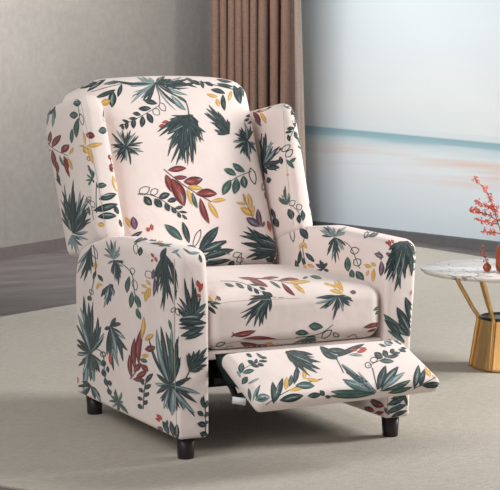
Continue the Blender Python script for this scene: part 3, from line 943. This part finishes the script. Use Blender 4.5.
def cloth(name, ra, rb, weave=260):
    m = NT(name).set(Roughness=.9)
    c = m.coords('Object', (1, 1, .35)); n1 = m.noise(c, weave, 2, .6); n2 = m.noise(m.coords('Object', (1, 1, 3)), 45, 2)
    r1 = m.ramp(n1, 0, [(.3, ra), (.7, rb)]); r2 = m.ramp(n2, 0, [(.3, ra), (.7, rb)])
    mx = m.mix(.5, (r1, 0), (r2, 0)); m.l(mx, 2, m.b, 'Base Color'); m.bump(n1, 0, .2, .002); return m.m
def at_depth(px, py, dist):
    d = ray(px, py); return CAM + d * (dist / d.dot(FW))
cdist = (R0 - CAM).dot(FW) - .55
ca, cb = at_depth(214, 120, cdist + .15), at_depth(291.5, 120, cdist - .05)
cs0, cs1 = at_depth(280, 60, cdist + .14), at_depth(292.5, 60, cdist + .12)
WHc = 2.6
curtain('curtain', ((ca.x, ca.y, 0), (cb.x, cb.y, 0)),   .02, WHc, 9, .055, cloth('brown_curtain_cloth', srgb(88, 66, 55), srgb(114, 88, 75)), 'brown floor-length curtain hanging in heavy pleats behind the armchair', 4)
curtain('sheer_curtain', ((cs0.x, cs0.y, 0), (cs1.x, cs1.y, 0)), .02, WHc, 1, .012, cloth('beige_curtain_cloth', srgb(182, 164, 152), srgb(202, 184, 172)), 'narrow pale beige curtain at the right edge of the brown one', 5, .036)

# ------------------------------------------------------------------ side table
TB = on(505, 367.5, 2, .0048)
TB = Vector((TB.x, TB.y, .0048)); TH = .335
table = empty('side_table', TB, 'round white marble side table on a flared brass drum, right of the armchair', 'table')
m = NT('veined_white_marble').set(Roughness=.18)
c = m.coords('Object'); nz = m.noise(c, 9, 4, .6)
wv = m.n('ShaderNodeTexWave'); wv.inputs['Scale'].default_value = 3.2; wv.inputs['Distortion'].default_value = 16; wv.inputs['Detail'].default_value = 4; wv.inputs['Detail Scale'].default_value = 2.2
m.l(c, 0, wv, 'Vector')
r1 = m.ramp(wv, 0, [(0, srgb(140, 136, 134)), (.02, srgb(204, 200, 197)), (.05, srgb(236, 233, 230))])
r2 = m.ramp(nz, 0, [(.35, srgb(222, 218, 216)), (.6, srgb(242, 240, 238))])
mx = m.mix(.9, (r1, 0), (r2, 0), 'MULTIPLY'); m.l(mx, 2, m.b, 'Base Color')
MARBLE = m.m
m = NT('brushed_brass').set(Roughness=.26, Metallic=1.0)
c = m.coords('Object', (1, 1, .06)); n1 = m.noise(c, 60, 2)
r1 = m.ramp(n1, 0, [(.3, srgb(214, 172, 112)), (.7, srgb(236, 198, 140))]); m.l(r1, 0, m.b, 'Base Color')
BRASS = m.m
bm = bmesh.new(); lathe(bm, [(.262, TH - .016), (.276, TH - .014), (.285, TH - .006), (.286, TH - .002), (.283, TH)], 96)
link('table_top', bm, MARBLE, table)
bm = bmesh.new(); lathe(bm, [(.110, 0), (.113, .004), (.110, .012), (.086, .168), (.086, .170)], 72)
pd = link('pedestal', bm, BRASS, table)
bm = bmesh.new(); lathe(bm, [(.087, .166), (.090, .169), (.090, .174), (.084, .176), (.080, .172), (.02, .171)], 72)
link('rim', bm, simple('black_rim', srgb(32, 31, 34), .3, .4), table)['label'] = 'dark rim of the drum'
for k in range(6):
    th = math.radians(-26.3 + 176 + 60 * k); cx, cy = math.cos(th), math.sin(th)
    pr_ = smoothcurve([(.176, 0, TH - .014), (.166, 0, TH - .034), (.112, 0, .205), (.092, 0, .172), (.097, 0, .13), (.114, 0, .016), (.1145, 0, .0105)], 5)
    bm = bmesh.new(); tube(bm, [(p.x * cx, p.x * cy, p.z) for p in pr_], .0072, 12)
    link('leg', bm, BRASS, table)

# orange vases with berry twigs
TT = TB.z + TH
m = NT('orange_glass').set(Roughness=.12)
m.b.inputs['Transmission Weight'].default_value = .25; m.b.inputs['Coat Weight'].default_value = .5
c = m.coords('Object'); n1 = m.noise(c, 30, 2); r1 = m.ramp(n1, 0, [(.3, srgb(176, 78, 34)), (.7, srgb(206, 104, 52))]); m.l(r1, 0, m.b, 'Base Color')
ORANGE = m.m
v1p = on(507, 272, 2, TT); v2p = on(487, 271.5, 2, TT)
px_m = F / (v1p - CAM).dot(FW)
bm = bmesh.new()
k = 1 / px_m
lathe(bm, [(7 * k, 0), (10.5 * k, 1.5 * k), (11.5 * k, 5 * k), (11.5 * k, 20 * k), (10.5 * k, 25 * k), (7.5 * k, 28 * k), (6.5 * k, 30 * k), (7.2 * k, 31.5 * k), (6.4 * k, 31.5 * k), (5.6 * k, 29 * k), (5.5 * k, 26 * k)], 48)
vase = link('vase', bm, ORANGE, loc=v1p); tag(vase, 'orange glass bottle vase on the marble table at the photo\'s right edge', 'vase')
bm = bmesh.new()
lathe(bm, [(1.6 * k, 0), (3.1 * k, 1.0 * k), (4.3 * k, 3.2 * k), (4.2 * k, 5.2 * k), (3.0 * k, 7.4 * k), (1.3 * k, 8.5 * k), (1.3 * k, 9.3 * k), (.8 * k, 9.3 * k), (.8 * k, 8 * k)], 36)
bud = link('bud_vase', bm, ORANGE, loc=v2p); tag(bud, 'tiny round orange bud vase left of the tall orange vase', 'vase')
TWIG = simple('brown_twig', srgb(112, 84, 74), .8)
BERRY = simple('coral_berry', srgb(230, 112, 90), .5, var=.2)
PALEB = simple('pink_berry', srgb(206, 128, 120), .5, var=.2)
def twig(name, origin, stems, berries_per, mat, label, rb, seed):
    rnd = random.Random(seed)
    root = empty(name, origin, label, 'branch')
    bm = bmesh.new(); bb = bmesh.new()
    for pts in stems:
        wp = [Vector((0, 0, 0)) + RT * (x * k) + Vector((0, 0, -y * k)) + FW * (z * k) for x, y, z in pts]
        sc_ = smoothcurve(wp, 6); tube(bm, sc_, [lerp(.0018, .0007, i / (len(sc_) - 1)) for i in range(len(sc_))], 6)
        L = len(sc_); cnt = berries_per * (len(pts) - 1)
        for q in range(cnt):
            i = int(lerp(L * .22, L - 1, rnd.random())); b0 = sc_[i]
            off = Vector([rnd.gauss(0, 1) for _ in range(3)]).normalized() * rnd.uniform(1.5, 4.0) * k
            tip = b0 + off; tube(bm, [b0, tip], .0005, 4)
            r0 = rb * rnd.uniform(.6, 1.2)
            for pet in range(3):
                q2 = tip + Vector([rnd.gauss(0, .6) for _ in range(3)]) * r0
                bmesh.ops.create_icosphere(bb, subdivisions=1, radius=r0 * .8, matrix=Matrix.Translation(q2))
    link('stem', bm, TWIG, root); link('berries', bb, mat, root)
    return root
S = []
B0 = (0, 0, 0)
v1t = v1p + Vector((0, 0, 28 * k))
# offsets in photo pixels from the vase mouth (x right, y down, z away)
S = [[(0, 24, 0), (-3, -2, 0), (-10, -22, 1), (-15, -40, 2), (-22, -54, 3), (-34, -66, 4)],
     [(-11, -24, 1), (-20, -30, 3), (-30, -33, 4), (-38, -36, 6)],
     [(-9, -20, 1), (-20, -22, -3), (-33, -26, -5)],
     [(-13, -34, 2), (-20, -38, 5), (-32, -44, 6)],
     [(-6, -10, 0), (-14, -12, -4), (-24, -13, -6)],
     [(-2, -4, 0), (2, -20, 0), (-2, -38, -3), (2, -52, -5)],
     [(-7, -14, 0), (-1, -24, 4), (4, -34, 6)],
     [(-2, -4, 0), (8, -20, 2), (16, -38, 4)]]
twig('berry_branch', v1t, S, 15, BERRY, 'bare branch with coral red berries standing in the tall orange vase', 1.05 * k, 5)
v2t = v2p + Vector((0, 0, 9 * k))
twig('berry_twig', v2t, [[(0, 6, 0), (-1, -2, 0), (-3, -9, 0), (-5, -17, 0)], [(-2, -5, 0), (-5, -8, 1), (-6, -11, 1)]], 5, PALEB, 'short pinkish berry twig in the tiny round bud vase', .8 * k, 8)

# ------------------------------------------------------------------ light
def area(name, loc, aim, size, power, colr=(1, 1, 1), sy=None):
    d = bpy.data.lights.new(name, 'AREA'); d.energy = power; d.color = colr; d.size = size
    if sy: d.shape = 'RECTANGLE'; d.size_y = sy
    o = bpy.data.objects.new(name, d); col.objects.link(o); o.location = loc
    o.rotation_euler = (Vector(aim) - Vector(loc)).to_track_quat('-Z', 'Y').to_euler(); return o
mid = Vector((.5, .5, .4))
area('window_light', mid + Vector((3.1, -.95, 1.35)), mid, 0.8, 170, (1, .98, .95), 1.3)
area('mural_fill', corner + rd * 1.3 + nwall * 2.3 + Vector((0, 0, 2.0)), corner + rd * .75 + Vector((0, 0, .6)), 2.2, 82, (1, 1, 1))  # added fill, out of view, only to brighten the mural; no fixture there
area('room_softbox', mid - FW * 3.2 - RT * 2.1 + Vector((0, 0, 2.3)), mid + Vector((.3, .8, .2)), 2.2, 104, (1, .985, .97))
area('wall_fill', corner - FW * 2.2 + Vector((0, 0, 2.4)) + RT * -.4, corner + Vector((0, 0, 1.0)), 2.0, 28)  # added fill that lifts the far corner; not a lamp of the room
w = bpy.data.worlds.new('world'); scene.world = w; w.use_nodes = True
bg = w.node_tree.nodes['Background']; bg.inputs[0].default_value = (1, .985, .96, 1); bg.inputs[1].default_value = .34

vs = scene.view_settings
vs.view_transform = 'Standard'; vs.look = 'None'; vs.gamma = 1; vs.use_curve_mapping = False; vs.exposure = -.10
